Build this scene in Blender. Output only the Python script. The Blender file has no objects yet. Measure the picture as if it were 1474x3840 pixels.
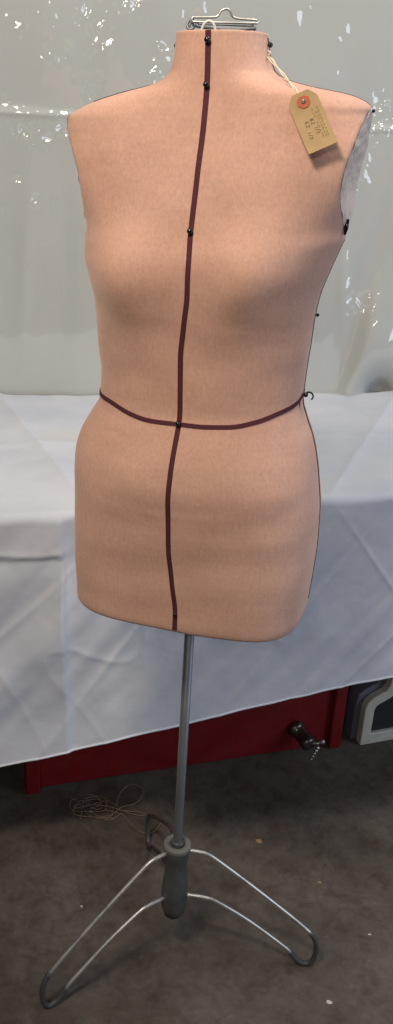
import bpy, bmesh, math, random
from mathutils import Vector, noise, Matrix
random.seed(5)
scn = bpy.context.scene
COL = scn.collection
PI = math.pi
YAW = math.radians(17)

# ------------------------------------------------------------------ helpers
def pchip(xs, ys, x):
    """smooth monotone interpolation, xs ascending"""
    n = len(xs)
    if x <= xs[0]: return ys[0]
    if x >= xs[-1]: return ys[-1]
    i = 0
    while xs[i+1] < x: i += 1
    def d(k): return (ys[k+1]-ys[k])/(xs[k+1]-xs[k])
    def m(k):
        if k == 0: return d(0)
        if k == n-1: return d(n-2)
        a, b = d(k-1), d(k)
        return 0.0 if a*b <= 0 else 2*a*b/(a+b)
    h = xs[i+1]-xs[i]; t = (x-xs[i])/h
    return ((1+2*t)*(1-t)**2*ys[i] + t*(1-t)**2*h*m(i) + t*t*(3-2*t)*ys[i+1] + t*t*(t-1)*h*m(i+1))

def obj(name, verts, faces, mat, parent=None, smooth=True):
    me = bpy.data.meshes.new(name)
    me.from_pydata([tuple(v) for v in verts], [], faces)
    me.materials.append(mat)
    bm = bmesh.new(); bm.from_mesh(me)
    bmesh.ops.recalc_face_normals(bm, faces=bm.faces)
    bm.to_mesh(me); bm.free()
    for p in me.polygons: p.use_smooth = smooth
    o = bpy.data.objects.new(name, me); COL.objects.link(o)
    if parent: o.parent = parent
    return o

class MB:
    def __init__(s): s.v = []; s.f = []
    def add(s, v, f):
        b = len(s.v); s.v += [Vector(p) for p in v]; s.f += [[i+b for i in q] for q in f]; return s
    def tube(s, pts, r, n=10, closed=False, caps=True):
        pts = [Vector(p) for p in pts]; m = len(pts)
        rr = r if isinstance(r, (list, tuple)) else [r]*m
        T = []
        for i in range(m):
            a = pts[(i-1) % m] if (closed or i > 0) else pts[i]
            b = pts[(i+1) % m] if (closed or i < m-1) else pts[i]
            T.append((b-a).normalized())
        ref = Vector((0, 0, 1)) if abs(T[0].z) < .9 else Vector((1, 0, 0))
        nrm = T[0].cross(ref).normalized(); v = []; f = []
        for i in range(m):
            nrm = (nrm - T[i]*nrm.dot(T[i])).normalized(); bi = T[i].cross(nrm)
            for k in range(n):
                a = 2*PI*k/n; v.append(pts[i]+(nrm*math.cos(a)+bi*math.sin(a))*rr[i])
        for i in range(m if closed else m-1):
            j = (i+1) % m
            for k in range(n):
                k2 = (k+1) % n; f.append([i*n+k, i*n+k2, j*n+k2, j*n+k])
        if caps and not closed:
            f.append(list(range(n))[::-1]); f.append([(m-1)*n+k for k in range(n)])
        return s.add(v, f)
    def lathe(s, prof, n=40, axis=None, loc=(0, 0, 0)):
        M = axis or Matrix.Identity(3); loc = Vector(loc); v = []; f = []
        for r, z in prof:
            for k in range(n):
                a = 2*PI*k/n; v.append(loc + M @ Vector((r*math.cos(a), r*math.sin(a), z)))
        for i in range(len(prof)-1):
            for k in range(n):
                k2 = (k+1) % n; f.append([i*n+k, i*n+k2, (i+1)*n+k2, (i+1)*n+k])
        f.append(list(range(n))[::-1]); f.append([(len(prof)-1)*n+k for k in range(n)])
        return s.add(v, f)
    def ball(s, c, r, n=12, sq=1.0, up=None):
        prof = [(max(r*math.sin(PI*i/8), r*.02), -r*sq*math.cos(PI*i/8)) for i in range(9)]
        M = Matrix.Identity(3)
        if up is not None: M = Vector((0, 0, 1)).rotation_difference(up).to_matrix()
        return s.lathe(prof, n, M, c)
    def build(s, name, mat, parent=None, smooth=True): return obj(name, s.v, s.f, mat, parent, smooth)

def spline(pts, k=8, closed=False):
    pts = [Vector(p) for p in pts]; out = []; n = len(pts)
    for i in range(n if closed else n-1):
        g = lambda j: pts[j % n] if closed else pts[min(max(j, 0), n-1)]
        p0, p1, p2, p3 = g(i-1), g(i), g(i+1), g(i+2)
        for q in range(k):
            t = q/k
            out.append(.5*((2*p1)+(p2-p0)*t+(2*p0-5*p1+4*p2-p3)*t*t+(3*p1-p0-3*p2+p3)*t**3))
    if not closed: out.append(pts[-1])
    return out

def bevel(o, w, seg=3):
    m = o.modifiers.new('bevel', 'BEVEL'); m.width = w; m.segments = seg; m.limit_method = 'ANGLE'

def tag(o, label, cat, group=None):
    o['label'] = label; o['category'] = cat
    if group: o['group'] = group
    return o
def empty(name, loc=(0, 0, 0), rz=0):
    o = bpy.data.objects.new(name, None); COL.objects.link(o); o.location = loc; o.rotation_euler = (0, 0, rz)
    o.empty_display_size = .05
    return o

# ------------------------------------------------------------------ materials
def mat(name, col, rough=.5, metal=0, spec=.5):
    m = bpy.data.materials.new(name); m.use_nodes = True
    b = m.node_tree.nodes['Principled BSDF']
    b.inputs['Base Color'].default_value = (*col, 1); b.inputs['Roughness'].default_value = rough
    b.inputs['Metallic'].default_value = metal; b.inputs['Specular IOR Level'].default_value = spec
    return m, b, m.node_tree.nodes, m.node_tree.links
def nz(N, L, scale, detail=4, rough=.55, vec=None, dist=0):
    t = N.new('ShaderNodeTexNoise'); t.inputs['Scale'].default_value = scale; t.inputs['Detail'].default_value = detail
    t.inputs['Roughness'].default_value = rough; t.inputs['Distortion'].default_value = dist
    if vec is not None: L.new(vec, t.inputs['Vector'])
    return t.outputs['Fac']
def coord(N, L, scale=(1, 1, 1), rot=(0, 0, 0)):
    c = N.new('ShaderNodeTexCoord'); m = N.new('ShaderNodeMapping'); L.new(c.outputs['Object'], m.inputs['Vector'])
    m.inputs['Scale'].default_value = scale; m.inputs['Rotation'].default_value = rot
    return m.outputs['Vector']
def ramp(N, L, fac, stops):
    r = N.new('ShaderNodeValToRGB'); L.new(fac, r.inputs['Fac']); e = r.color_ramp.elements
    while len(e) < len(stops): e.new(.5)
    for i, (p, c) in enumerate(stops):
        e[i].position = p; e[i].color = (*c, 1) if len(c) == 3 else c
    return r.outputs['Color']
def mixc(N, L, fac, a, b, mode='MIX'):
    m = N.new('ShaderNodeMix'); m.data_type = 'RGBA'; m.blend_type = mode
    for s, v in ((0, fac), (6, a), (7, b)):
        if hasattr(v, 'is_linked'): L.new(v, m.inputs[s])
        else: m.inputs[s].default_value = v if s == 0 else (*v, 1)
    return m.outputs[2]
def math_(N, L, op, a, b=0.0):
    m = N.new('ShaderNodeMath'); m.operation = op
    for i, v in enumerate((a, b)):
        if hasattr(v, 'is_linked'): L.new(v, m.inputs[i])
        else: m.inputs[i].default_value = v
    return m.outputs[0]
def bump(N, L, h, strength, dist, base=None):
    b = N.new('ShaderNodeBump'); b.inputs['Strength'].default_value = strength; b.inputs['Distance'].default_value = dist
    L.new(h, b.inputs['Height'])
    if base is not None: L.new(base, b.inputs['Normal'])
    return b.outputs['Normal']

# knitted jersey of the torso
M_KNIT, b, N, L = mat('knit_jersey', (.62, .36, .24), .9, 0, .15)
v = coord(N, L)
w = N.new('ShaderNodeTexWave'); w.wave_type = 'BANDS'; w.bands_direction = 'X'; w.inputs['Scale'].default_value = 170
w.inputs['Distortion'].default_value = 1.6; w.inputs['Detail'].default_value = 2; w.inputs['Detail Scale'].default_value = 3
L.new(v, w.inputs['Vector'])
streak = nz(N, L, 1.0, 3, .6, coord(N, L, (420, 420, 60)))
grain = nz(N, L, 260, 3, .65, v)
slub = nz(N, L, 60, 3, .6, coord(N, L, (.22, .22, 1.6)))
patch = nz(N, L, 7, 4, .55, v)
c = mixc(N, L, 1.0, ramp(N, L, patch, [(.3, (.60, .355, .272)), (.7, (.69, .425, .330))]),
         ramp(N, L, slub, [(.3, (.965, .96, .955)), (.7, (1.025, 1.025, 1.025))]), 'MULTIPLY')
c = mixc(N, L, 1.0, c, ramp(N, L, w.outputs['Fac'], [(0, (.965, .96, .955)), (1, (1.02, 1.02, 1.02))]), 'MULTIPLY')
c = mixc(N, L, 1.0, c, ramp(N, L, streak, [(.3, (.94, .935, .93)), (.7, (1.045, 1.045, 1.045))]), 'MULTIPLY')
c = mixc(N, L, 1.0, c, ramp(N, L, grain, [(.3, (.92, .91, .90)), (.7, (1.06, 1.06, 1.06))]), 'MULTIPLY')
stain = nz(N, L, 11, 5, .6, coord(N, L, (1, 1, .8)), .5)
c = mixc(N, L, ramp(N, L, stain, [(.56, (0, 0, 0)), (.78, (.5, .5, .5))]), c, mixc(N, L, 1.0, c, (.84, .78, .70), 'MULTIPLY'))
L.new(c, b.inputs['Base Color'])
nb = bump(N, L, w.outputs['Fac'], .10, .0005)
nb = bump(N, L, streak, .25, .0012, nb)
nb = bump(N, L, slub, .10, .0008, nb)
nb = bump(N, L, nz(N, L, 9, 2, .5, coord(N, L, (.7, .7, 1.3))), .22, .008, nb)
L.new(nb, b.inputs['Normal'])
b.inputs['Sheen Weight'].default_value = .25; b.inputs['Sheen Roughness'].default_value = .5
b.inputs['Sheen Tint'].default_value = (1, .85, .78, 1)

M_TAPE, b, N, L = mat('maroon_tape', (.085, .020, .030), .8, 0, .3)
tw = nz(N, L, 900, 2, .6, coord(N, L))
L.new(ramp(N, L, tw, [(.3, (.070, .016, .024)), (.7, (.105, .026, .036))]), b.inputs['Base Color'])
M_EDGE, *_ = mat('black_edging', (.018, .012, .014), .7)
M_PIN, *_ = mat('black_pin', (.006, .006, .010), .12, 0, .6)
M_FELT, b, N, L = mat('white_felt', (.5, .47, .48), .95, 0, .1)
fz = nz(N, L, 160, 5, .7, coord(N, L))
L.new(ramp(N, L, fz, [(.32, (.46, .33, .28)), (.48, (.62, .50, .44)), (.7, (.70, .60, .54))]), b.inputs['Base Color'])
L.new(bump(N, L, fz, .6, .002), b.inputs['Normal'])
b.inputs['Sheen Weight'].default_value = .5
M_BOARD, *_ = mat('dark_board', (.05, .035, .025), .8)
M_STEEL, b, N, L = mat('grey_steel', (.20, .22, .24), .5, .6)
L.new(ramp(N, L, nz(N, L, 40, 5, .6, coord(N, L, (1, 1, .2))), [(.3, (.15, .165, .18)), (.7, (.23, .25, .27))]), b.inputs['Base Color'])
M_CHROME, b, N, L = mat('bright_wire', (.55, .55, .53), .42, .9)
L.new(ramp(N, L, nz(N, L, 25, 4, .6, coord(N, L)), [(.32, (.40, .39, .37)), (.5, (.60, .59, .56)), (.8, (.70, .69, .66))]), b.inputs['Base Color'])
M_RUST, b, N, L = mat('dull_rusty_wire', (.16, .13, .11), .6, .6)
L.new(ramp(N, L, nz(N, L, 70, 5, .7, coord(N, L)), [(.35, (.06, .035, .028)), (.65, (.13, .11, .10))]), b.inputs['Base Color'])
M_PLASTWIRE, *_ = mat('white_plastic_wire', (.72, .71, .68), .35)
M_HUB, b, N, L = mat('grey_green_enamel', (.085, .095, .092), .42)
L.new(ramp(N, L, nz(N, L, 30, 5, .65, coord(N, L)), [(.3, (.045, .052, .050)), (.7, (.085, .092, .089))]), b.inputs['Base Color'])
L.new(bump(N, L, nz(N, L, 120, 5, .65, coord(N, L)), .5, .002), b.inputs['Normal'])
M_RING, *_ = mat('pale_collar', (.17, .165, .15), .7)
M_RUBBER, *_ = mat('dull_sleeve', (.075, .077, .082), .55, .3)
M_CARD, b, N, L = mat('manila_card', (.44, .30, .14), .8, 0, .2)
L.new(ramp(N, L, nz(N, L, 60, 5, .6, coord(N, L)), [(.3, (.37, .25, .125)), (.7, (.43, .295, .15))]), b.inputs['Base Color'])
M_PATCH, *_ = mat('orange_reinforcement', (.40, .09, .03), .7)
M_STRING, b, N, L = mat('off_white_string', (.70, .64, .52), .9)
M_INK, *_ = mat('faded_ink', (.17, .15, .085), .8)
M_STAMP, *_ = mat('faint_stamp', (.37, .255, .12), .85)
M_RED, b, N, L = mat('red_paint', (.25, .006, .008), .42)
rv = coord(N, L)
rc = ramp(N, L, nz(N, L, 12, 6, .65, rv), [(.3, (.125, .003, .004)), (.7, (.185, .006, .007))])
rc = mixc(N, L, ramp(N, L, nz(N, L, 34, 7, .75, coord(N, L, (1, 1, .35))), [(.62, (0, 0, 0)), (.74, (.55, .55, .55))]), rc, (.10, .012, .010))
L.new(rc, b.inputs['Base Color'])
L.new(ramp(N, L, nz(N, L, 20, 5, .7, rv), [(.3, (.35,)*3), (.7, (.6,)*3)]), b.inputs['Roughness'])
M_BLACK, *_ = mat('black_metal', (.12, .105, .095), .32, .85)
M_NAVY, b, N, L = mat('navy_panel', (.018, .020, .024), .5)
M_CREAM, b, N, L = mat('cream_edging', (.52, .52, .44), .5)
L.new(ramp(N, L, nz(N, L, 30, 5, .6, coord(N, L)), [(.3, (.44, .44, .37)), (.7, (.56, .56, .48))]), b.inputs['Base Color'])
M_GREYEDGE, *_ = mat('blue_grey_side', (.12, .125, .16), .5)
M_TWINE, *_ = mat('brown_twine', (.20, .14, .095), .9)
M_SCRAP, *_ = mat('pale_scrap', (.55, .53, .48), .8)
M_SCRAPO, *_ = mat('tan_scrap', (.34, .20, .11), .8)
M_LEAF, *_ = mat('olive_scrap', (.22, .20, .09), .8)

# concrete floor
M_FLOOR, b, N, L = mat('concrete', (.06, .05, .04), .7, 0, .35)
v = coord(N, L)
big = nz(N, L, 4.2, 7, .6, v, .6); mid = nz(N, L, 22, 7, .65, v, .3); fine = nz(N, L, 90, 5, .7, v)
c = ramp(N, L, big, [(.32, (.066, .054, .045)), (.5, (.092, .078, .066)), (.70, (.118, .103, .088))])
c = mixc(N, L, 1.0, c, ramp(N, L, mid, [(.30, (.66, .60, .57)), (.5, (1, 1, 1)), (.72, (1.22, 1.22, 1.2))]), 'MULTIPLY')
c = mixc(N, L, 1.0, c, ramp(N, L, fine, [(.3, (.86, .86, .86)), (.60, (1.05, 1.05, 1.05)), (.76, (1.5, 1.48, 1.42))]), 'MULTIPLY')
vo = N.new('ShaderNodeTexVoronoi'); vo.feature = 'DISTANCE_TO_EDGE'; vo.inputs['Scale'].default_value = 2.2
wv = N.new('ShaderNodeVectorMath'); wv.operation = 'ADD'; L.new(v, wv.inputs[0])
nt = N.new('ShaderNodeTexNoise'); nt.inputs['Scale'].default_value = 5; nt.inputs['Detail'].default_value = 5; L.new(v, nt.inputs['Vector'])
sc = N.new('ShaderNodeVectorMath'); sc.operation = 'SCALE'; L.new(nt.outputs['Color'], sc.inputs[0]); sc.inputs['Scale'].default_value = .35
L.new(sc.outputs[0], wv.inputs[1]); L.new(wv.outputs[0], vo.inputs['Vector'])
rust = nz(N, L, 5.5, 6, .65, coord(N, L, (1, 1, 1), (0, 0, .7)), .8)
c = mixc(N, L, ramp(N, L, rust, [(.48, (0, 0, 0)), (.70, (.75, .75, .75))]), c, mixc(N, L, 1.0, c, (1.0, .78, .64), 'MULTIPLY'))
pale = nz(N, L, 3.4, 5, .6, coord(N, L, (1, 1, 1), (0, 0, 2.1)), .5)
c = mixc(N, L, ramp(N, L, pale, [(.52, (0, 0, 0)), (.70, (.7, .7, .7))]), c, mixc(N, L, 1.0, c, (1.30, 1.30, 1.28), 'MULTIPLY'))
crk = ramp(N, L, vo.outputs['Distance'], [(0, (.55, .5, .48)), (.012, (1, 1, 1))])
c = mixc(N, L, math_(N, L, 'MULTIPLY', big, .7), c, mixc(N, L, 1.0, c, crk, 'MULTIPLY'))
L.new(c, b.inputs['Base Color'])
L.new(ramp(N, L, mid, [(.3, (.55,)*3), (.7, (.8,)*3)]), b.inputs['Roughness'])
L.new(bump(N, L, fine, .15, .002, bump(N, L, mid, .15, .005)), b.inputs['Normal'])

M_WALL, *_ = mat('painted_wall', (.30, .29, .27), .9)

# white cotton cloth
M_CLOTH, b, N, L = mat('white_cotton', (.66, .66, .67), .9, 0, .2)
v = coord(N, L)
st = nz(N, L, 5, 5, .6, v)
L.new(ramp(N, L, st, [(.3, (.53, .56, .63)), (.55, (.60, .625, .68)), (.75, (.62, .63, .63))]), b.inputs['Base Color'])
L.new(bump(N, L, nz(N, L, 11, 3, .45, v, .2), .35, .012, bump(N, L, nz(N, L, 700, 2, .5, v), .15, .0006)), b.inputs['Normal'])
b.inputs['Sheen Weight'].default_value = .1

# glossy plastic sheeting: dull body under a very shiny crinkled skin
M_SHEET, b, N, L = mat('glossy_plastic', (.42, .42, .40), .30, 0, .5)
v = coord(N, L)
L.new(ramp(N, L, nz(N, L, 2.2, 4, .5, v, .4), [(.3, (.51, .51, .485)), (.7, (.565, .565, .545))]), b.inputs['Base Color'])
b.inputs['Roughness'].default_value = .5
M_FILM = bpy.data.materials.new('clear_film'); M_FILM.use_nodes = True
N, L = M_FILM.node_tree.nodes, M_FILM.node_tree.links; N.clear()
out = N.new('ShaderNodeOutputMaterial'); tr = N.new('ShaderNodeBsdfTransparent'); gl = N.new('ShaderNodeBsdfGlossy'); mx = N.new('ShaderNodeMixShader'); mx.inputs[0].default_value = .10
tr.inputs['Color'].default_value = (.97, .98, .97, 1); gl.inputs['Roughness'].default_value = .05
L.new(tr.outputs[0], mx.inputs[1]); L.new(gl.outputs[0], mx.inputs[2]); L.new(mx.outputs[0], out.inputs['Surface'])

# ------------------------------------------------------------------ dress form: torso surface
KZ = [1.455, 1.437, 1.42, 1.4125, 1.405, 1.395, 1.386, 1.379, 1.372, 1.364, 1.355, 1.335, 1.31, 1.285, 1.26, 1.235, 1.215, 1.19, 1.16, 1.13, 1.1, 1.065, 1.03, 1.005, 0.98, 0.955, 0.92, 0.87, 0.82, 0.775, 0.74][::-1]
WL = [0.0533, 0.0543, 0.0578, 0.0644, 0.0799, 0.1241, 0.1592, 0.1781, 0.1877, 0.1856, 0.1805, 0.169, 0.1577, 0.1542, 0.1577, 0.1631, 0.1628, 0.1552, 0.1476, 0.1447, 0.1426, 0.1381, 0.1398, 0.1529, 0.1659, 0.1709, 0.1699, 0.1686, 0.1675, 0.1657, 0.1639][::-1]
WR = [0.0501, 0.0545, 0.0617, 0.0742, 0.1025, 0.1531, 0.1722, 0.1781, 0.1761, 0.1749, 0.1728, 0.169, 0.1639, 0.1617, 0.1638, 0.164, 0.1576, 0.1491, 0.1402, 0.1368, 0.1356, 0.1336, 0.1326, 0.1396, 0.1497, 0.1567, 0.1633, 0.1695, 0.1708, 0.1691, 0.167][::-1]
DF = [0.055, 0.0565, 0.058, 0.0587, 0.0595, 0.061, 0.0628, 0.0644, 0.066, 0.0679, 0.07, 0.0755, 0.0823, 0.0873, 0.091, 0.0947, 0.0977, 0.0995, 0.098, 0.0965, 0.095, 0.0932, 0.0935, 0.0973, 0.1027, 0.1085, 0.1127, 0.113, 0.108, 0.1063, 0.105][::-1]
DB = [0.053, 0.0553, 0.0575, 0.0584, 0.0594, 0.0633, 0.0693, 0.0736, 0.0778, 0.0826, 0.0863, 0.0913, 0.0975, 0.0995, 0.0987, 0.0978, 0.0972, 0.0963, 0.0953, 0.0932, 0.0905, 0.0873, 0.0878, 0.0947, 0.1017, 0.1086, 0.1145, 0.122, 0.1195, 0.1114, 0.105][::-1]
TT = [0.0354, 0.0369, 0.0383, 0.039, 0.0396, 0.0437, 0.0505, 0.0558, 0.061, 0.067, 0.0713, 0.0763, 0.0825, 0.085, 0.085, 0.085, 0.085, 0.085, 0.085, 0.085, 0.085, 0.085, 0.085, 0.085, 0.0829, 0.0803, 0.0766, 0.0713, 0.066, 0.045, 0.03][::-1]
PP = [0.86, 0.86, 0.86, 0.86, 0.86, 0.86, 0.86, 0.86, 0.86, 0.86, 0.86, 0.86, 0.86, 0.86, 0.86, 0.86, 0.86, 0.859, 0.855, 0.852, 0.848, 0.844, 0.84, 0.813, 0.785, 0.758, 0.72, 0.67, 0.62, 0.598, 0.58][::-1]
def SS(z): return max(0, 1-((z-1.312)/.069)**2)**.8*.6
def surf(phi, z, k=1.0):
    """point of the torso (local frame): phi 0 = its left side, 90 = front; k scales about the axis"""
    zc = min(max(z, .74), 1.455)
    c, s = math.cos(phi), math.sin(phi); p = pchip(KZ, PP, zc); S = SS(zc)
    cm = math.sqrt(1-S*S)**p
    cc = math.copysign(abs(c)**p, c); ss = math.copysign(abs(s)**p, s)
    cc = max(-1, min(1, cc/cm))
    x = pchip(KZ, WR if cc > 0 else WL, zc)*cc
    y = -pchip(KZ, DF, zc)*ss if ss > 0 else -pchip(KZ, DB, zc)*ss
    if ss > 0:
        g = math.exp(-((z-1.2)/(.056 if z > 1.2 else .068))**2)*((math.exp(-((x-.08)/.050)**2)+math.exp(-((x+.08)/.050)**2))*.028+.003*math.exp(-(x/.13)**4))
        g += math.exp(-((z-.955)/.05)**2)*math.exp(-(x/.10)**2)*.009
        zl = .880+.045*(abs(x)/.17)**1.5                       # soft line of the padding below the belly
        g += .0032*math.exp(-max(0, z-zl)/.035)/(1+math.exp(-max(-40, min(40, (z-zl)/.008))))
        for nx_ in (-.018, .044): g += .0026*math.exp(-((x-nx_)**2+(z-.899)**2)/.0055**2)
        g += .0022*noise.noise(Vector((x*17, z*22, 5)))*min(1, max(0, (1.40-z)/.1))
        g -= .0016*math.exp(-((x-.022)/.007)**2)*math.exp(-((z-.83)/.045)**2)
        y -= g*min(1, ss*1.5)
    return Vector((x*k, y*k, z+pchip(KZ, TT, zc)*x*k))
def nrm(phi, z):
    a = surf(phi+.02, z)-surf(phi-.02, z); b_ = surf(phi, z+.002)-surf(phi, z-.002)
    n = a.cross(b_).normalized(); p = surf(phi, z)
    return n if n.dot(Vector((p.x, p.y*1.5, 0))) > 0 else -n
def phis(z, n=24):
    pb = max(math.asin(SS(min(max(z, .74), 1.455))), .14)
    q = [pb*i/6 for i in range(6)]+[pb+(PI/2-pb)*i/n for i in range(n)]
    a = q+[PI-x for x in ([PI/2]+q[:0:-1])]
    return a+[x+PI for x in a]

ROOT = empty('dress_form', (0, 0, 0), -YAW)
tag(ROOT, 'peach knit dressmaker torso form on a grey metal pole with wire tripod legs', 'dress form')
levels = [(.7212, .955), (.7222, .976), (.7255, .989), (.731, .997)]
z = .74
while z < 1.4574: levels.append((z, 1.0)); z += .004 if z < 1.34 else .0025
levels += [(1.4575, 1.0), (1.4588, .988), (1.459, .97), (1.458, .93), (1.451, .91)]
verts = []; cnt = None
for z, k in levels:
    ps = phis(z); cnt = len(ps)
    for a in ps: verts.append(surf(a, z, k))
faces = []
for i in range(len(levels)-1):
    for j in range(cnt):
        j2 = (j+1) % cnt; faces.append([i*cnt+j, i*cnt+j2, (i+1)*cnt+j2, (i+1)*cnt+j])
obj('torso', verts, faces, M_KNIT, ROOT)
def disc(z, k, dz):
    ps = [surf(2*PI*i/64, z, k) for i in range(64)]
    return [p+Vector((0, 0, dz)) for p in ps]
for nm, z, k, d0, d1, m_ in (('base_board', .7215, .905, -.0005, .004, M_BOARD), ('neck_cap', 1.4545, .915, -.006, -.001, M_BOARD)):
    a = disc(z, k, d0); c_ = disc(z, k, d1); n = 64
    obj(nm, a+c_, [list(range(n)), [n+i for i in range(n)]]+[[i, (i+1) % n, n+(i+1) % n, n+i] for i in range(n)], m_, ROOT, False)

# armhole plates
for side in (0, 1):
    zs = [1.2440+(1.3800-1.2440)*i/40 for i in range(41)]; vv = []; ff = []; m = 12
    sx = 1 if side == 0 else -1
    for i, z in enumerate(zs):
        S = SS(z)*.985; p = pchip(KZ, PP, z)
        f_, r_ = surf(side*PI, z), None
        yf = -pchip(KZ, DF, z)*S**p; yb = pchip(KZ, DB, z)*S**p
        for j in range(m+1):
            t = j/m; e = 1-abs(2*t-1)**6
            edge = math.sin(PI*i/40)**.5
            wob = .0012*noise.noise(Vector((t*9, z*120, side*7)))
            vv.append(Vector((f_.x+sx*(.0006+.0035*e*edge)+wob, yf*(1-t)+yb*t, f_.z)))
    for i in range(40):
        for j in range(m): ff.append([i*(m+1)+j, i*(m+1)+j+1, (i+1)*(m+1)+j+1, (i+1)*(m+1)+j])
    o = obj('armhole_plate', vv, ff, M_FELT, ROOT)
    o['label'] = 'pale felt armhole plate'

# ribbons on the surface
def ribbon(name, path, width, mat_, off=.0002, th=.0003, parent=ROOT):
    """path: list of (phi, z)"""
    P = [surf(a, z) for a, z in path]; NN = [nrm(a, z) for a, z in path]; vv = []; ff = []; n = len(P)
    for i in range(n):
        t = (P[min(i+1, n-1)]-P[max(i-1, 0)]).normalized(); s = t.cross(NN[i]).normalized()*width/2
        for w_, h_ in ((-1, off-.0008), (-1, off+th), (0, off+th*1.25), (1, off+th), (1, off-.0008)):
            vv.append(P[i]+s*w_+NN[i]*h_)
    for i in range(n-1):
        for k in range(5):
            k2 = (k+1) % 5; ff.append([i*5+k, i*5+k2, (i+1)*5+k2, (i+1)*5+k])
    ff += [[0, 1, 2, 3, 4], [(n-1)*5+k for k in range(5)]]
    return obj(name, vv, ff, mat_, parent, False)
def phi_at(x, z):
    lo, hi = .2, PI-.2
    for _ in range(40):
        m = (lo+hi)/2
        if surf(m, z).x > x: lo = m
        else: hi = m
    return (lo+hi)/2
CX = [(.725,.0106),(.752,.0103),(.80,.004),(.849,-.001),(.913,-.0022),(.954,-.0012),(.986,-.0008),(1.02,-.0002),(1.06,-.0012),(1.103,-.0022),(1.14,.0015),(1.18,.0058),(1.215,.0055),(1.25,.0031),(1.306,.0033),(1.356,.0032),(1.403,.0019),(1.449,-.0009),(1.458,-.0016)]
cxs = [a for a, _ in CX]; cys = [b_ for _, b_ in CX]
zc = [.7265+i*.006 for i in range(122)]; zc = [z for z in zc if z < 1.4556]+[1.4565, 1.4585]
ribbon('centre_front_tape', [(phi_at(pchip(cxs, cys, z), z), z) for z in zc], .0066, M_TAPE)
WZ = [(0,1.036),(6.5,1.033),(30.5,1.0275),(50,1.020),(67,1.0155),(80.5,1.0155),(90.5,1.017),(102,1.0185),(116,1.024),(132.5,1.0325),(140,1.0345),(160,1.036),(173.5,1.036),(200,1.036),(270,1.037),(340,1.037),(360,1.036)]
wx = [a for a, _ in WZ]; wz = [b_ for _, b_ in WZ]
ribbon('waist_tape', [(math.radians(a), pchip(wx, wz, a)) for a in [-1+i*2.5 for i in range(145)]], .0056, M_TAPE, off=.0006)
# seam edging down each side and along the shoulders
ribbon('side_seam_tape', [(math.radians(-5), .74+i*.01) for i in range(50)], .005, M_EDGE)
ribbon('side_seam_tape', [(PI+math.radians(5), .74+i*.01) for i in range(47)], .005, M_EDGE)
ribbon('shoulder_tape', [(math.radians(-6), 1.3795+i*.0015) for i in range(51)], .005, M_TAPE)
ribbon('shoulder_tape', [(PI-math.radians(2), 1.386+i*.0015) for i in range(47)], .005, M_EDGE, off=.0012)
# loose end of the waist tape
e = surf(math.radians(3), 1.033)
MB().add([e+Vector(q) for q in ((-.005,-.003,.002),(.001,-.003,.003),(.0008,-.005,-.011),(-.003,-.006,-.009),(-.005,-.002,.002),(.001,-.002,.003),(.0008,-.004,-.011),(-.003,-.005,-.009))],
         [[0,1,2,3],[4,5,6,7],[0,1,5,4],[1,2,6,5],[2,3,7,6],[3,0,4,7]]).build('tape_end', M_TAPE, ROOT, False)

# pins
def pin(phi, z, r=.0036, sq=.9):
    p = surf(phi, z); n = nrm(phi, z)
    return MB().ball(p+n*(.0018+r*sq*.55), r, 14, sq, n).build('pin', M_PIN, ROOT)
for z in (1.4485, 1.4035, 1.2495, 1.0175): pin(phi_at(pchip(cxs, cys, z), z), z)
pin(phi_at(.0103, .752), .752, .0026, .7)
pin(0, 1.4465, .0033); pin(PI, 1.446, .0033); pin(0, 1.3775, .0022); pin(math.radians(-4), 1.139, .0024)
p = surf(0, 1.246)   # long black stub at the armpit
MB().tube([p+Vector((.002, -.012, -.008)), p+Vector((.003, -.012, .0)), p+Vector((.0035, -.012, .010))], [.0016, .0028, .0022], 10).build('armpit_clip', M_PIN, ROOT)
p = surf(0, 1.037)+Vector((.0055, -.004, .002))
hk = MB().ball(p, .0032)
hk.tube([p+Vector((.0045+.0052*math.cos(a), 0, -.001+.0052*math.sin(a))) for a in [PI*(.95-1.25*i/14) for i in range(15)]], [.0015-.0006*i/14 for i in range(15)], 8)
hk.build('hook_pin', M_PIN, ROOT)

# wire hanger frame on the neck (bent chrome wire) ; local frame ~ world rotated
def Lw(x, y, z):   # world to form frame
    return Vector((x*math.cos(YAW)-y*math.sin(YAW), x*math.sin(YAW)+y*math.cos(YAW), z))
g = MB()
top = [(-.034,.000,1.4735),(-.018,.001,1.4745),(-.009,.001,1.4758),(-.005,.001,1.4815),(0,.001,1.4838),(.0048,.001,1.4825),(.009,.001,1.4765),(.016,.001,1.4748),(.034,.0,1.4745),(.0385,-.003,1.4728),(.036,-.008,1.4705),(.025,-.009,1.4702),(-.028,-.009,1.4685),(-.037,-.007,1.4692),(-.0375,-.002,1.4725)]
g.tube(spline([Lw(*p) for p in top], 6, True), .00135, 8, True)
g.build('wire_hanger', M_CHROME, ROOT)
g = MB()
g.tube(spline([Lw(*p) for p in [(-.040,.004,1.452),(-.0405,.004,1.463),(-.036,.006,1.4685),(-.02,.008,1.4682),(.02,.008,1.4685),(.033,.006,1.469),(.0345,.004,1.463),(.0345,.004,1.452)]], 6), .0013, 8)
g.tube(spline([Lw(*p) for p in [(-.030,-.012,1.4662),(0,-.013,1.4668),(.031,-.012,1.4675)]], 6), .0011, 8)
g.tube([Lw(-.0385, .001, 1.466)+Vector((.0045*math.cos(a), .002*math.sin(a), .005*math.sin(a))) for a in [2*PI*i/20 for i in range(20)]], .0016, 8, True)
g.tube(spline([Lw(*p) for p in [(-.0365,.002,1.4655),(-.015,.010,1.4635),(.012,.010,1.4635),(.036,.002,1.466)]], 6), .0016, 8)
g.build('wire_hanger', M_STEEL, ROOT)
g = MB()
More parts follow.
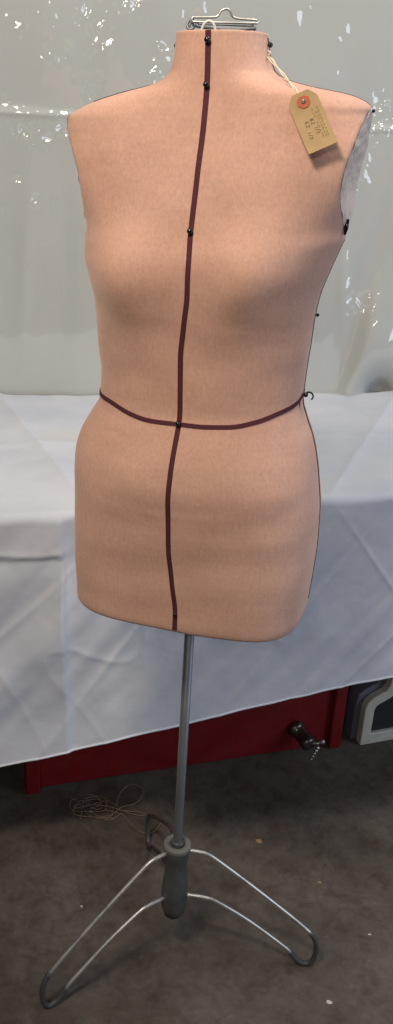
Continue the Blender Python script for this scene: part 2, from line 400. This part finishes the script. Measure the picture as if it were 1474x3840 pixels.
hp = spline([Lw(-.0265,-.03,1.449), Lw(-.0255,-.03,1.4585), Lw(-.0225,-.03,1.4655), Lw(-.0180,-.03,1.4685), Lw(-.0130,-.03,1.4665), Lw(-.0100,-.03,1.4595), Lw(-.0095,-.03,1.449)], 8)
g.tube(hp, .0015, 10)
g.build('hanging_loop', M_PLASTWIRE, ROOT)

# stand
MB().lathe([(.0072, .252), (.0074, .255), (.0074, .735)], 24).build('pole', M_STEEL, ROOT)
MB().lathe([(.010, .716), (.011, .717), (.011, .7222), (.010, .724)], 24).build('pole_socket', M_BLACK, ROOT)
hub = MB().lathe([(.0150,.097),(.0168,.0978),(.0172,.104),(.0196,.1065),(.0216,.118),(.0226,.136),(.0225,.152),(.0208,.171),(.0187,.189),(.0177,.201),(.0182,.213),(.0202,.227),(.0214,.238),(.0213,.2445)], 40).build('hub', M_HUB, ROOT)
MB().lathe([(.0218,.2435),(.0229,.2450),(.0229,.2515),(.0219,.253),(.0135,.2535),(.0125,.250)], 40).build('collar_ring', M_RING, ROOT)
MB().lathe([(.0105,.250),(.0115,.2525),(.0115,.256),(.0095,.2595),(.0076,.260)], 24).build('pole_bush', M_HUB, ROOT)
LEGP = [(.017,.2395),(.030,.2385),(.050,.2345),(.072,.219),(.130,.171),(.200,.110),(.234,.0775)]
LEGT = [(.234,.0775),(.2425,.064),(.247,.045),(.2455,.020),(.240,.0085),(.232,.0045),(.222,.0075),(.213,.016),(.203,.029)]
LEGB = [(.203,.029),(.190,.042),(.128,.093),(.072,.130),(.050,.1375),(.030,.1395),(.017,.140)]
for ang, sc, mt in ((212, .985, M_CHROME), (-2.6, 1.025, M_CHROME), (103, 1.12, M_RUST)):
    a = math.radians(ang)+YAW; dx, dy = math.cos(a), math.sin(a)
    q = lambda pts: [Vector((dx*r*sc, dy*r*sc, z)) for r, z in pts]
    m = MB(); m.tube(spline(q(LEGP), 6), .0037, 10); m.tube(spline(q(LEGB), 6), .0037, 10)
    lg = m.build('leg', mt, ROOT)
    if mt is M_RUST: lg['label'] = 'dull rusty rear leg'
    MB().tube(spline(q(LEGT), 5), .0047, 10).build('rubber_sleeve', M_RUBBER, lg)

# ------------------------------------------------------------------ price tag
TAG = tag(empty('price_tag'), 'small manila card tag with orange eyelet patch tied by white string to the form', 'tag')
E0 = Vector((.0906, -.0875, 1.3925)); B0 = Vector((.1150, -.1150, 1.3465))
ax = (B0-E0).normalized(); wd = Vector((.0295, .002, .012)); wd = (wd-ax*wd.dot(ax)).normalized(); nn = wd.cross(ax).normalized()
if nn.y > 0: nn = -nn
def tp(u, v, h=0):   # u across, v along from eyelet towards the bottom
    bow = -.003*math.sin(max(0, min(1, (v+.012)/.074))*PI)
    return E0+wd*u+ax*v+nn*(h+bow)
LN = .0575; HW = .0168
vv = []; ff = []; rowsv = [-.0110+i*(LN+.0110)/18 for i in range(19)]
for v_ in rowsv:
    w_ = HW if v_ > -.002 else HW-(-.002-v_)*.85
    for h in (.0004, -.0004):
        for u_ in (-1, -.33, .33, 1): vv.append(tp(u_*w_, v_, h))
for i in range(18):
    for h in (0, 4):
        for k in range(3): ff.append([i*8+h+k, i*8+h+k+1, (i+1)*8+h+k+1, (i+1)*8+h+k])
    ff += [[i*8, i*8+4, (i+1)*8+4, (i+1)*8], [i*8+3, i*8+7, (i+1)*8+7, (i+1)*8+3]]
ff += [[k, k+1, 5+k, 4+k] for k in range(3)]+[[144+k, 145+k, 149+k, 148+k] for k in range(3)]
card = obj('card', vv, ff, M_CARD, TAG, False)
vv = []; ff = []; n = 8
for i in range(n):
    a = 2*PI*i/n+PI/8; rr_ = .0076 if math.sin(a) > -.5 else .0066
    for r_, h in ((.0019, .0006), (rr_, .0006), (rr_, .0011), (.0019, .0011)): vv.append(tp(r_*math.cos(a), r_*math.sin(a), h+.0002))
for i in range(n):
    j = (i+1) % n
    for k in range(4): ff.append([i*4+k, i*4+(k+1) % 4, j*4+(k+1) % 4, j*4+k])
pt = obj('eyelet_patch', vv, ff, M_PATCH, TAG, False)
MB().tube([tp(.0021*math.cos(a), .0021*math.sin(a), .0014) for a in [2*PI*i/16 for i in range(16)]], .0005, 6, True).build('eyelet', M_BLACK, pt)
# handwriting and faint stamp, running along the card
def strokes(name, segs, r, m_):
    mb = MB()
    for s in segs: mb.tube([tp(u, v, .00055) for u, v in s], r, 5)
    return mb.build(name, m_, card)
def glyphs(txt, u0, v0, h, adv):   # reads along the card; up of a letter points to +u
    G = {'#': [[(.2,0),(.3,1)],[(.6,0),(.7,1)],[(0,.35),(.9,.35)],[(0,.7),(.9,.7)]], '2': [[(0,.8),(.3,1),(.65,.8),(.5,.5),(0,0),(.7,0)]], '1': [[(.3,0),(.3,1)]],
         '/': [[(0,-.1),(.6,1.1)]], '4': [[(.5,0),(.5,1),(0,.35),(.75,.35)]], '-': [[(0,.5),(.6,.5)]]}
    out = []
    for i, ch in enumerate(txt):
        for s in G.get(ch, []): out.append([(u0+y*h, v0+i*adv+x*h*.8) for x, y in s])
    return out
strokes('handwriting', glyphs('42', -.0075, .021, .0042, .0046)+glyphs('1/2', -.0085, .034, .0034, .003)+glyphs('#2', -.001, .020, .0040, .0045)+glyphs('1/2', .0005, .031, .0036, .003), .00032, M_INK)
st = []
for u in (.0055, .0085, .0112):
    for i in range(9):
        v_ = .010+i*.0042+random.uniform(-.0004, .0004)
        if random.random() < .85: st.append([(u-.0009, v_), (u+.0009, v_+random.uniform(0, .0018)), (u-.0006, v_+.0025)])
strokes('stamped_text', st, .0003, M_STAMP)
kn = Matrix.Rotation(-YAW, 3, 'Z') @ (surf(0, 1.4345)+Vector((.0015, -.010, 0))); s0 = tp(0, 0, .001)
sb = MB()
for o_, ph0 in ((0, 0), (1, PI)):
    pts = []
    for i in range(25):
        t = i/24; p = kn.lerp(s0, t)+Vector((.004*math.sin(t*PI), -.004*math.sin(t*PI), -.003*math.sin(t*PI)))
        a = ph0+t*11; w_ = .0009+.0012*max(0, .25-t)
        pts.append(p+Vector((math.cos(a), 0, math.sin(a)))*w_)
    sb.tube(pts, .0008, 6)
sb.tube(spline([kn, kn+Vector((.002, -.003, .004)), kn+Vector((-.001, .003, .006)), kn+Vector((.001, .006, .001)), kn], 5), .0007, 6)
sb.tube(spline([kn, kn+Vector((.006, -.002, -.003)), kn+Vector((.010, -.003, -.010)), kn+Vector((.012, -.003, -.016))], 5), .0005, 6)
sb.tube(spline([tp(0, 0, .001), tp(0, -.001, .003), tp(.001, 0, -.002)], 4), .0008, 6)
sb.build('string', M_STRING, TAG)

# ------------------------------------------------------------------ setting
def structure(o): o['kind'] = 'structure'; return o
structure(obj('floor', [(-6, -6, 0), (6, -6, 0), (6, 6, 0), (-6, 6, 0)], [[0, 1, 2, 3]], M_FLOOR, None, False))
def wallp(x, y0): return y0+.22*x
structure(obj('wall', [(-4, wallp(-4, 1.12), -.001), (4, wallp(4, 1.12), -.001), (4, wallp(4, 1.12), 3), (-4, wallp(-4, 1.12), 3),
                       (-4, wallp(-4, 1.22), -.001), (4, wallp(4, 1.22), -.001), (4, wallp(4, 1.22), 3), (-4, wallp(-4, 1.22), 3)],
              [[0, 1, 2, 3], [4, 5, 6, 7], [0, 1, 5, 4], [1, 2, 6, 5], [2, 3, 7, 6], [3, 0, 4, 7]], M_WALL, None, False))

def steps(edges):
    out = [edges[0][0]]
    for a, b_, st_ in edges:
        n_ = max(1, round((b_-a)/st_)); out += [a+(b_-a)*k/n_ for k in range(1, n_+1)]
    return out
# plastic sheet
SPOTS = [(450,15,60,1),(300,20,40,.7),(430,62,40,.9),(270,108,35,.8),(350,128,35,.9),(575,195,38,1.2),(165,205,25,.7),(215,212,22,.7),(310,288,30,.8),(325,345,26,.9),(565,300,32,1),(510,322,18,.7),(90,492,50,1.1),(160,508,32,1),(215,476,45,.9),
         (2,330,14,1.2),(35,382,25,.6),(57,664,14,1.3),(110,745,15,1.3),(200,788,30,.6),(12,798,14,1.1),(80,1010,14,.8),(640,60,30,.5),(430,30,60,.6),
         (1435,495,45,1.2),(1445,430,50,1.4),(1400,440,30,1.1),(1405,520,35,1),(1400,572,18,1),(1412,630,24,.9),(1365,722,40,.9),(1440,1262,40,1),(1470,1300,40,1),(1462,1240,30,1),(1380,690,30,.6),(1090,60,50,.5),(1250,120,40,.5),(1230,260,30,.4),(60,90,50,.6),(180,60,40,.7),(700,25,40,.6)]
SP = [(-.438+px*.00055, 1.543-py*.00049+px*.000037, r*.00066, w_) for px, py, r, w_ in SPOTS]
def crinkle(x, z):
    w_ = 0
    for sx_, sz_, r_, a_ in SP:
        d2 = ((x-sx_)**2+(z-sz_)**2)/(r_*r_)
        if d2 < 6: w_ = max(w_, a_*math.exp(-d2))
    far = abs(x) > .55 or z > 1.62
    n_ = noise.noise(Vector((x*5, z*5, 3)))
    if far: w_ = max(w_, max(0, n_-.15)*1.6)
    return w_
def sheet_d(x, z):
    d = .012*noise.noise(Vector((x*1.6, z*1.2, 1)))+.009*noise.noise(Vector((x*5, z*1.6, 4)))+.0035*noise.noise(Vector((x*13, z*4, 6)))
    zs = 1.343+.006*noise.noise(Vector((x*4, 0, 9)))
    d += -.0022*math.exp(-((z-zs)/.006)**2) + (.004/(1+math.exp(-(z-zs-.008)/.003)))       # horizontal fold
    # bulging fold at the lower right, lifting off the table
    xr = .335+.16*max(0, z-.76)**.8
    s_ = 1/(1+math.exp(-max(-40, min(40, (x-xr)/.010)))); low = math.exp(-((z-.86)/.17)**2)
    d += -.045*s_*low*math.exp(-((x-xr)/.16)**2)
    d += .050*s_*math.exp(-((x-.43)/.045)**2)*math.exp(-((z-.755)/.055)**2)
    d += .006*noise.noise(Vector((x*16, z*7, 2)))*s_*low
    for xq, k_, w_, zm, zw in ((.345, .30, .016, 1.16, .20), (.40, .12, .020, 1.08, .22), (.30, -.10, .014, 1.00, .12), (-.40, .05, .02, 1.0, .2)):
        d += -.0038*math.exp(-((x-xq-k_*(z-1.1))/w_)**2)*math.exp(-((z-zm)/zw)**2)
    xb = .405-.03*(z-1.1)
    d += -.010/(1+math.exp(-(x-xb)/.012))*math.exp(-((z-1.12)/.16)**2)
    return d
xs = steps([(-1.5, -.56, .02), (-.56, .50, .0024), (.50, 1.5, .02)]); zsv = steps([(.745, 1.66, .0024), (1.66, 2.05, .02)])
nx = len(xs)-1; nzz = len(zsv)-1; vv = []; vf = []
for z in zsv:
    for x in xs:
        d = sheet_d(x, z); k = crinkle(x, z); d2 = d-.013
        if k > .02:
            wx_ = x+.008*noise.noise(Vector((x*40, z*40, 7))); wz_ = z+.008*noise.noise(Vector((x*40, z*40, 17)))
            d2 += k*.0085*(noise.noise(Vector((wx_*52, wz_*38, 3)))+.30*noise.noise(Vector((wx_*110, wz_*85, 13))))
        vv.append((x, .937+.22*x+d, z)); vf.append((x, .937+.22*x+d2, z))
ff = []
for j in range(nzz):
    for i in range(nx): a = j*(nx+1)+i; ff.append([a, a+1, a+nx+2, a+nx+1])
sh = obj('plastic_sheet', vv, ff, M_SHEET)
sm = sh.modifiers.new('thickness', 'SOLIDIFY'); sm.thickness = .001; sm.offset = 1
fo = obj('clear_film', vf, ff, M_FILM, sh)
if sum(p.normal.y for p in fo.data.polygons) > 0: fo.data.flip_normals()
tag(sh, 'shiny crinkled grey plastic sheet hanging behind the cloth covered table', 'plastic sheet')

# tablecloth
def tri(d, w_): return math.exp(-abs(d)/w_)
def fy(x): return .266+.29*x
def by(x): return .932+.22*x
def hemz(x): return .304+.126*x+.0025*math.sin(x*5)
def drop_d(x, z):
    t = max(0, (.75-z)/.45)
    q = (x*1.25-z)/1.6; r_ = (x+z*1.25)/1.6
    d = (.013*noise.noise(Vector((q*9, r_*1.3, 2)))+.007*noise.noise(Vector((q*20, r_*2.5, 5)))+.005*noise.noise(Vector((x*9, z*7, 8))))*(.35+.65*min(1, t*1.4))
    d += .0042*(1-abs(noise.noise(Vector((q*8, r_*.7, 12)))))**22*min(1, t*2)+.0022*(1-abs(noise.noise(Vector(((x*.8+z*.6)*7, (z-x*.8)*1.6, 31)))))**24*min(1, t*2+.2)
    xc = -.222+(.733-z)*.026
    d += (.016*math.exp(-(xc-x)/.07) if x < xc else .016*math.exp(-(x-xc)/.0045))*min(1, t*3+.25)   # pressed crease
    if x < xc+.01: d += (.005*tri(z-.682-.004*math.sin(x*30), .010)-.006*tri(z-.668, .016))*min(1, (xc+.01-x)/.02)
    d += .006*tri(q-.14, .012)*min(1, t)*.7 - .005*tri(q+.05, .014)*min(1, t)
    d += .0016*noise.noise(Vector((q*48, r_*9, 41)))*min(1, t*2+.2)
    d *= 1-.6*max(0, t-.6)/.4
    d += .012*t*t
    return d
def top_d(x, y):
    d = .004*noise.noise(Vector((x*6, y*6, 1)))+.002*noise.noise(Vector((x*18, y*14, 4)))
    lx = -.455+(.81-y)*.47
    d += .008*tri(x-lx, .018)
    d += .006*tri(x-.43+(.9-y)*.35, .018)+.004*tri(y-.60-.25*x, .014)
    return d
ux = steps([(-1.25, -.56, .02), (-.56, .56, .0034), (.56, 1.25, .02)]); nu = len(ux)-1
prof = []
for i in range(91): prof.append(('t', i/90))
for i in range(1, 7): prof.append(('b', i/6))
for i in range(1, 121): prof.append(('d', i/120))
R_ = .014; vv = []
for kind, t in prof:
    for x in ux:
        yf, yb = fy(x)+R_, by(x)
        if kind == 't':
            y = yb+(yf-yb)*t; vv.append((x, y, .752+top_d(x, y)*min(1, (1-t)*8+.3)))
        elif kind == 'b':
            a = t*PI/2; bz = .752-R_+R_*math.cos(a)
            dd = drop_d(x, bz)*t
            vv.append((x, yf-R_*math.sin(a)-dd, bz+top_d(x, yf)*.3*(1-t)))
        else:
            z = .752-R_+(hemz(x)-.752+R_)*t
            vv.append((x+.004*noise.noise(Vector((x*7, z*3, 1)))*t, yf-R_-drop_d(x, z), z))
ff = []; w1 = nu+1
for j in range(len(prof)-1):
    for i in range(nu): a = j*w1+i; ff.append([a, a+1, a+w1+1, a+w1])
cl = obj('tablecloth', vv, ff, M_CLOTH)
sm = cl.modifiers.new('thickness', 'SOLIDIFY'); sm.thickness = .0014; sm.offset = -1
tag(cl, 'white creased cotton cloth draped over the table with a hanging front', 'tablecloth')
hem = MB().tube([(x, fy(x)-drop_d(x, hemz(x)+.002)-.0005, hemz(x)+.002) for x in ux], .0022, 6).build('hem', M_CLOTH, cl)

# red chest under the cloth
CH = tag(empty('red_chest', (0, .494, 0), math.atan(.32)), 'dark red painted metal chest standing on the floor under the white cloth', 'chest')
cs = math.cos(math.atan(.32))
def box(name, x0, x1, y0, y1, z0, z1, m_, parent, bv=.004):
    v_ = [(x, y, z) for z in (z0, z1) for y in (y0, y1) for x in (x0, x1)]
    o = obj(name, v_, [[0,1,3,2],[4,5,7,6],[0,1,5,4],[1,3,7,5],[3,2,6,7],[2,0,4,6]], m_, parent, False)
    if bv: bevel(o, bv)
    return o
XL, XR = -.345, .385
box('body', XL+.02, XR-.02, .006, .40, .004, .735, M_RED, CH)
box('corner_post', XL-.004, XL+.026, -.008, .03, .001, .737, M_RED, CH)
box('corner_post', XR-.026, XR+.004, -.008, .03, .001, .737, M_RED, CH)
box('corner_post', XL-.004, XL+.026, .38, .41, .001, .737, M_RED, CH)
box('corner_post', XR-.026, XR+.004, .38, .41, .001, .737, M_RED, CH)
# drain tap
RX = Matrix.Rotation(PI/2+.25, 3, 'X') @ Matrix.Rotation(.30, 3, 'Y')
tx, tz = .274, .066
tb = MB().lathe([(.021, -.006), (.022, .004), (.019, .008), (.0165, .011), (.0165, .034), (.0185, .036), (.0185, .050), (.014, .054), (.006, .0545)], 28, RX, (tx, .004, tz)).build('drain_tap', M_BLACK, CH)
q = Vector((tx, .004, tz))+RX @ Vector((0, 0, .046))
MB().tube([q, q+Vector((.020, -.010, .004)), q+Vector((.027, -.012, .008))], [.004, .0035, .003], 8).ball(q+Vector((.029, -.013, .009)), .006).build('tap_lever', M_CHROME, tb)
ch = MB()
p = q+Vector((.018, -.014, -.006))
for i in range(5): ch.ball(p+Vector((-.0035*i, -.001*i, -.0065*i)), (.0055, .0046, .0036, .003, .0026)[i], 8)
ch.build('tap_chain', M_CHROME, tb)

# cream edged panel leaning beside the chest
PA = math.atan(.36)
PN = tag(empty('edged_panel', (.421, .618, 0), PA), 'dark navy panel with raised cream edging standing right of the red chest', 'panel')
def prism(name, poly, y0, y1, m_, parent, bv=0, hole=None):
    n = len(poly); v_ = [(x, y0, z) for x, z in poly]+[(x, y1, z) for x, z in poly]; f_ = []
    if hole is None: f_ = [list(range(n)), list(range(n, 2*n))]
    f_ += [[i, (i+1) % n, n+(i+1) % n, n+i] for i in range(n)]
    if hole:
        b0 = 2*n; v_ += [(x, y0, z) for x, z in hole]+[(x, y1, z) for x, z in hole]
        f_ += [[b0+i, b0+(i+1) % n, b0+n+(i+1) % n, b0+n+i] for i in range(n)]
        f_ += [[i, (i+1) % n, b0+(i+1) % n, b0+i] for i in range(n)]+[[n+i, n+(i+1) % n, b0+n+(i+1) % n, b0+n+i] for i in range(n)]
    o = obj(name, v_, f_, m_, parent, False)
    if bv: bevel(o, bv)
    return o
outer = [(0, 0), (.50, 0), (.50, .45), (.062, .45), (.061, .187), (.057, .158), (.049, .146), (.018, .132), (.006, .121), (0, .104)]
inner = [(.025, .030), (.47, .030), (.47, .42), (.091, .42), (.089, .187), (.082, .141), (.068, .127), (.036, .112), (.029, .106), (.026, .097)]
prism('edging', outer, 0, .022, M_CREAM, PN, .003, inner)
prism('face', [(x*.97+.01, z*.97+.007) for x, z in outer], .010, .020, M_NAVY, PN)
prism('side', [(x-.014 if i in (0, 3, 4, 5, 6, 7, 8, 9) else x, z+(.010 if 2 < i < 9 else .004 if i == 0 else 0)) for i, (x, z) in enumerate(outer)], .0225, .065, M_GREYEDGE, PN, .003)

# twine on the floor
tw = MB(); rt = random.Random(3)
def loop(pts, r=.0009): tw.tube(spline([Vector((x, y, .0015+z)) for x, y, z in pts], 6), r, 6)
loop([(-.21,.375,0),(-.19,.33,.002),(-.15,.32,.004),(-.125,.355,.003),(-.10,.37,.001),(-.085,.385,.004),(-.082,.42,.002),(-.11,.43,.003),(-.13,.40,.004),(-.135,.36,.002)])
loop([(-.16,.345,.004),(-.12,.335,.002),(-.09,.30,.002),(-.065,.285,.001),(-.045,.30,.001),(-.035,.325,.002)])
loop([(-.20,.36,.004),(-.15,.352,.008),(-.10,.338,.004),(-.075,.335,.003),(-.08,.345,.002),(-.13,.345,.006)])
for k in range(6):
    c0 = Vector((-.175+rt.uniform(-.03, .02), .355+rt.uniform(-.02, .02), 0)); pts = []
    a0 = rt.uniform(0, 6.3); rr_ = rt.uniform(.015, .036)
    for i in range(7):
        a = a0+i*rt.uniform(.6, 1.1); pts.append((c0.x+math.cos(a)*rr_*1.4, c0.y+math.sin(a)*rr_, rt.uniform(0, .010)))
    loop(pts, .0007)
o = tw.build('twine_tangle', M_TWINE); tag(o, 'loose tangle of thin brown twine lying on the concrete behind the stand', 'twine')

# litter
def scrap(x, y, s, m_, lab, flat=.35):
    r_ = random.Random(x*100+y); v_ = []; n = 7
    for z in (0.0003, s*flat):
        for i in range(n):
            a = 2*PI*i/n; k = s*r_.uniform(.6, 1.1)*(1 if z < .001 else .8); v_.append((x+math.cos(a)*k, y+math.sin(a)*k*.6, z*r_.uniform(.7, 1.2)))
    o = obj('litter_scrap', v_, [list(range(n)), [n+i for i in range(n)]]+[[i, (i+1) % n, n+(i+1) % n, n+i] for i in range(n)], m_, None, False)
    tag(o, lab, 'scrap', 'scraps of litter on the floor')
scrap(.2723, -.0824, .0065, M_SCRAP, 'white torn scrap on the concrete near the lower right corner')
scrap(.1657, .284, .0085, M_SCRAPO, 'tan chip on the concrete behind the right leg, the largest scrap')
scrap(.2807, .1826, .006, M_LEAF, 'small olive crumb on the concrete above the right foot')
scrap(-.1865, .3625-.02, .0045, M_SCRAP, 'pale crumb on the dark concrete next to the twine')
scrap(-.1721, .0902, .004, M_SCRAP, 'pale crumb on the concrete left of the upper left leg wire')
scrap(.3627, .064, .004, M_SCRAP, 'pale crumb on the concrete at the right beyond the right foot')

# ------------------------------------------------------------------ light
def area(name, loc, tgt, sx_, sy_, power, col):
    l = bpy.data.lights.new(name, 'AREA'); l.shape = 'RECTANGLE'; l.size = sx_; l.size_y = sy_; l.energy = power; l.color = col
    o = bpy.data.objects.new(name, l); COL.objects.link(o); o.location = loc
    o.rotation_euler = (Vector(tgt)-Vector(loc)).to_track_quat('-Z', 'Y').to_euler()
    return o
area('ceiling_lamp_front', (-.52, -.98, 2.42), (0, 0, 1.0), .38, .22, 23, (1, .86, .70))
area('table_fill_light', (.65, .15, 2.9), (.2, .7, .7), 1.2, .4, 22, (1, .96, .90))  # added overhead light that lifts the tabletop and sheet
area('rear_fill_light', (-.5, -3.4, 2.8), (0, 0, .9), 1.2, .25, 21, (1, .91, .81))  # unseen fill added behind the camera, also feeds glints on the film
area('daylight_doorway', (3.2, -.75, 1.5), (0, .2, .9), 1.4, 1.9, 40, (.70, .80, 1))
W = bpy.data.worlds.new('World'); scn.world = W; W.use_nodes = True
W.node_tree.nodes['Background'].inputs['Color'].default_value = (.80, .86, 1, 1)
W.node_tree.nodes['Background'].inputs['Strength'].default_value = .07

# ------------------------------------------------------------------ camera
TH, RO = math.radians(23.9), math.radians(3.3)
f = Vector((0, math.cos(TH), -math.sin(TH))); u0 = Vector((0, math.sin(TH), math.cos(TH))); r0 = Vector((1, 0, 0))
rr = r0*math.cos(RO)+u0*math.sin(RO); uu = -r0*math.sin(RO)+u0*math.cos(RO)
cd = bpy.data.cameras.new('camera'); cam = bpy.data.objects.new('camera', cd); COL.objects.link(cam)
cam.matrix_world = Matrix(((rr.x, uu.x, -f.x, 0), (rr.y, uu.y, -f.y, -1.2), (rr.z, uu.z, -f.z, 1.39), (0, 0, 0, 1)))
cd.sensor_fit = 'VERTICAL'; cd.sensor_height = 36; cd.lens = 36*3500/3840
cd.clip_start = .05; cd.clip_end = 100
scn.camera = cam
scn.view_settings.view_transform = 'Standard'; scn.view_settings.look = 'None'
scn.view_settings.exposure = 0; scn.view_settings.gamma = 1; scn.view_settings.use_curve_mapping = False
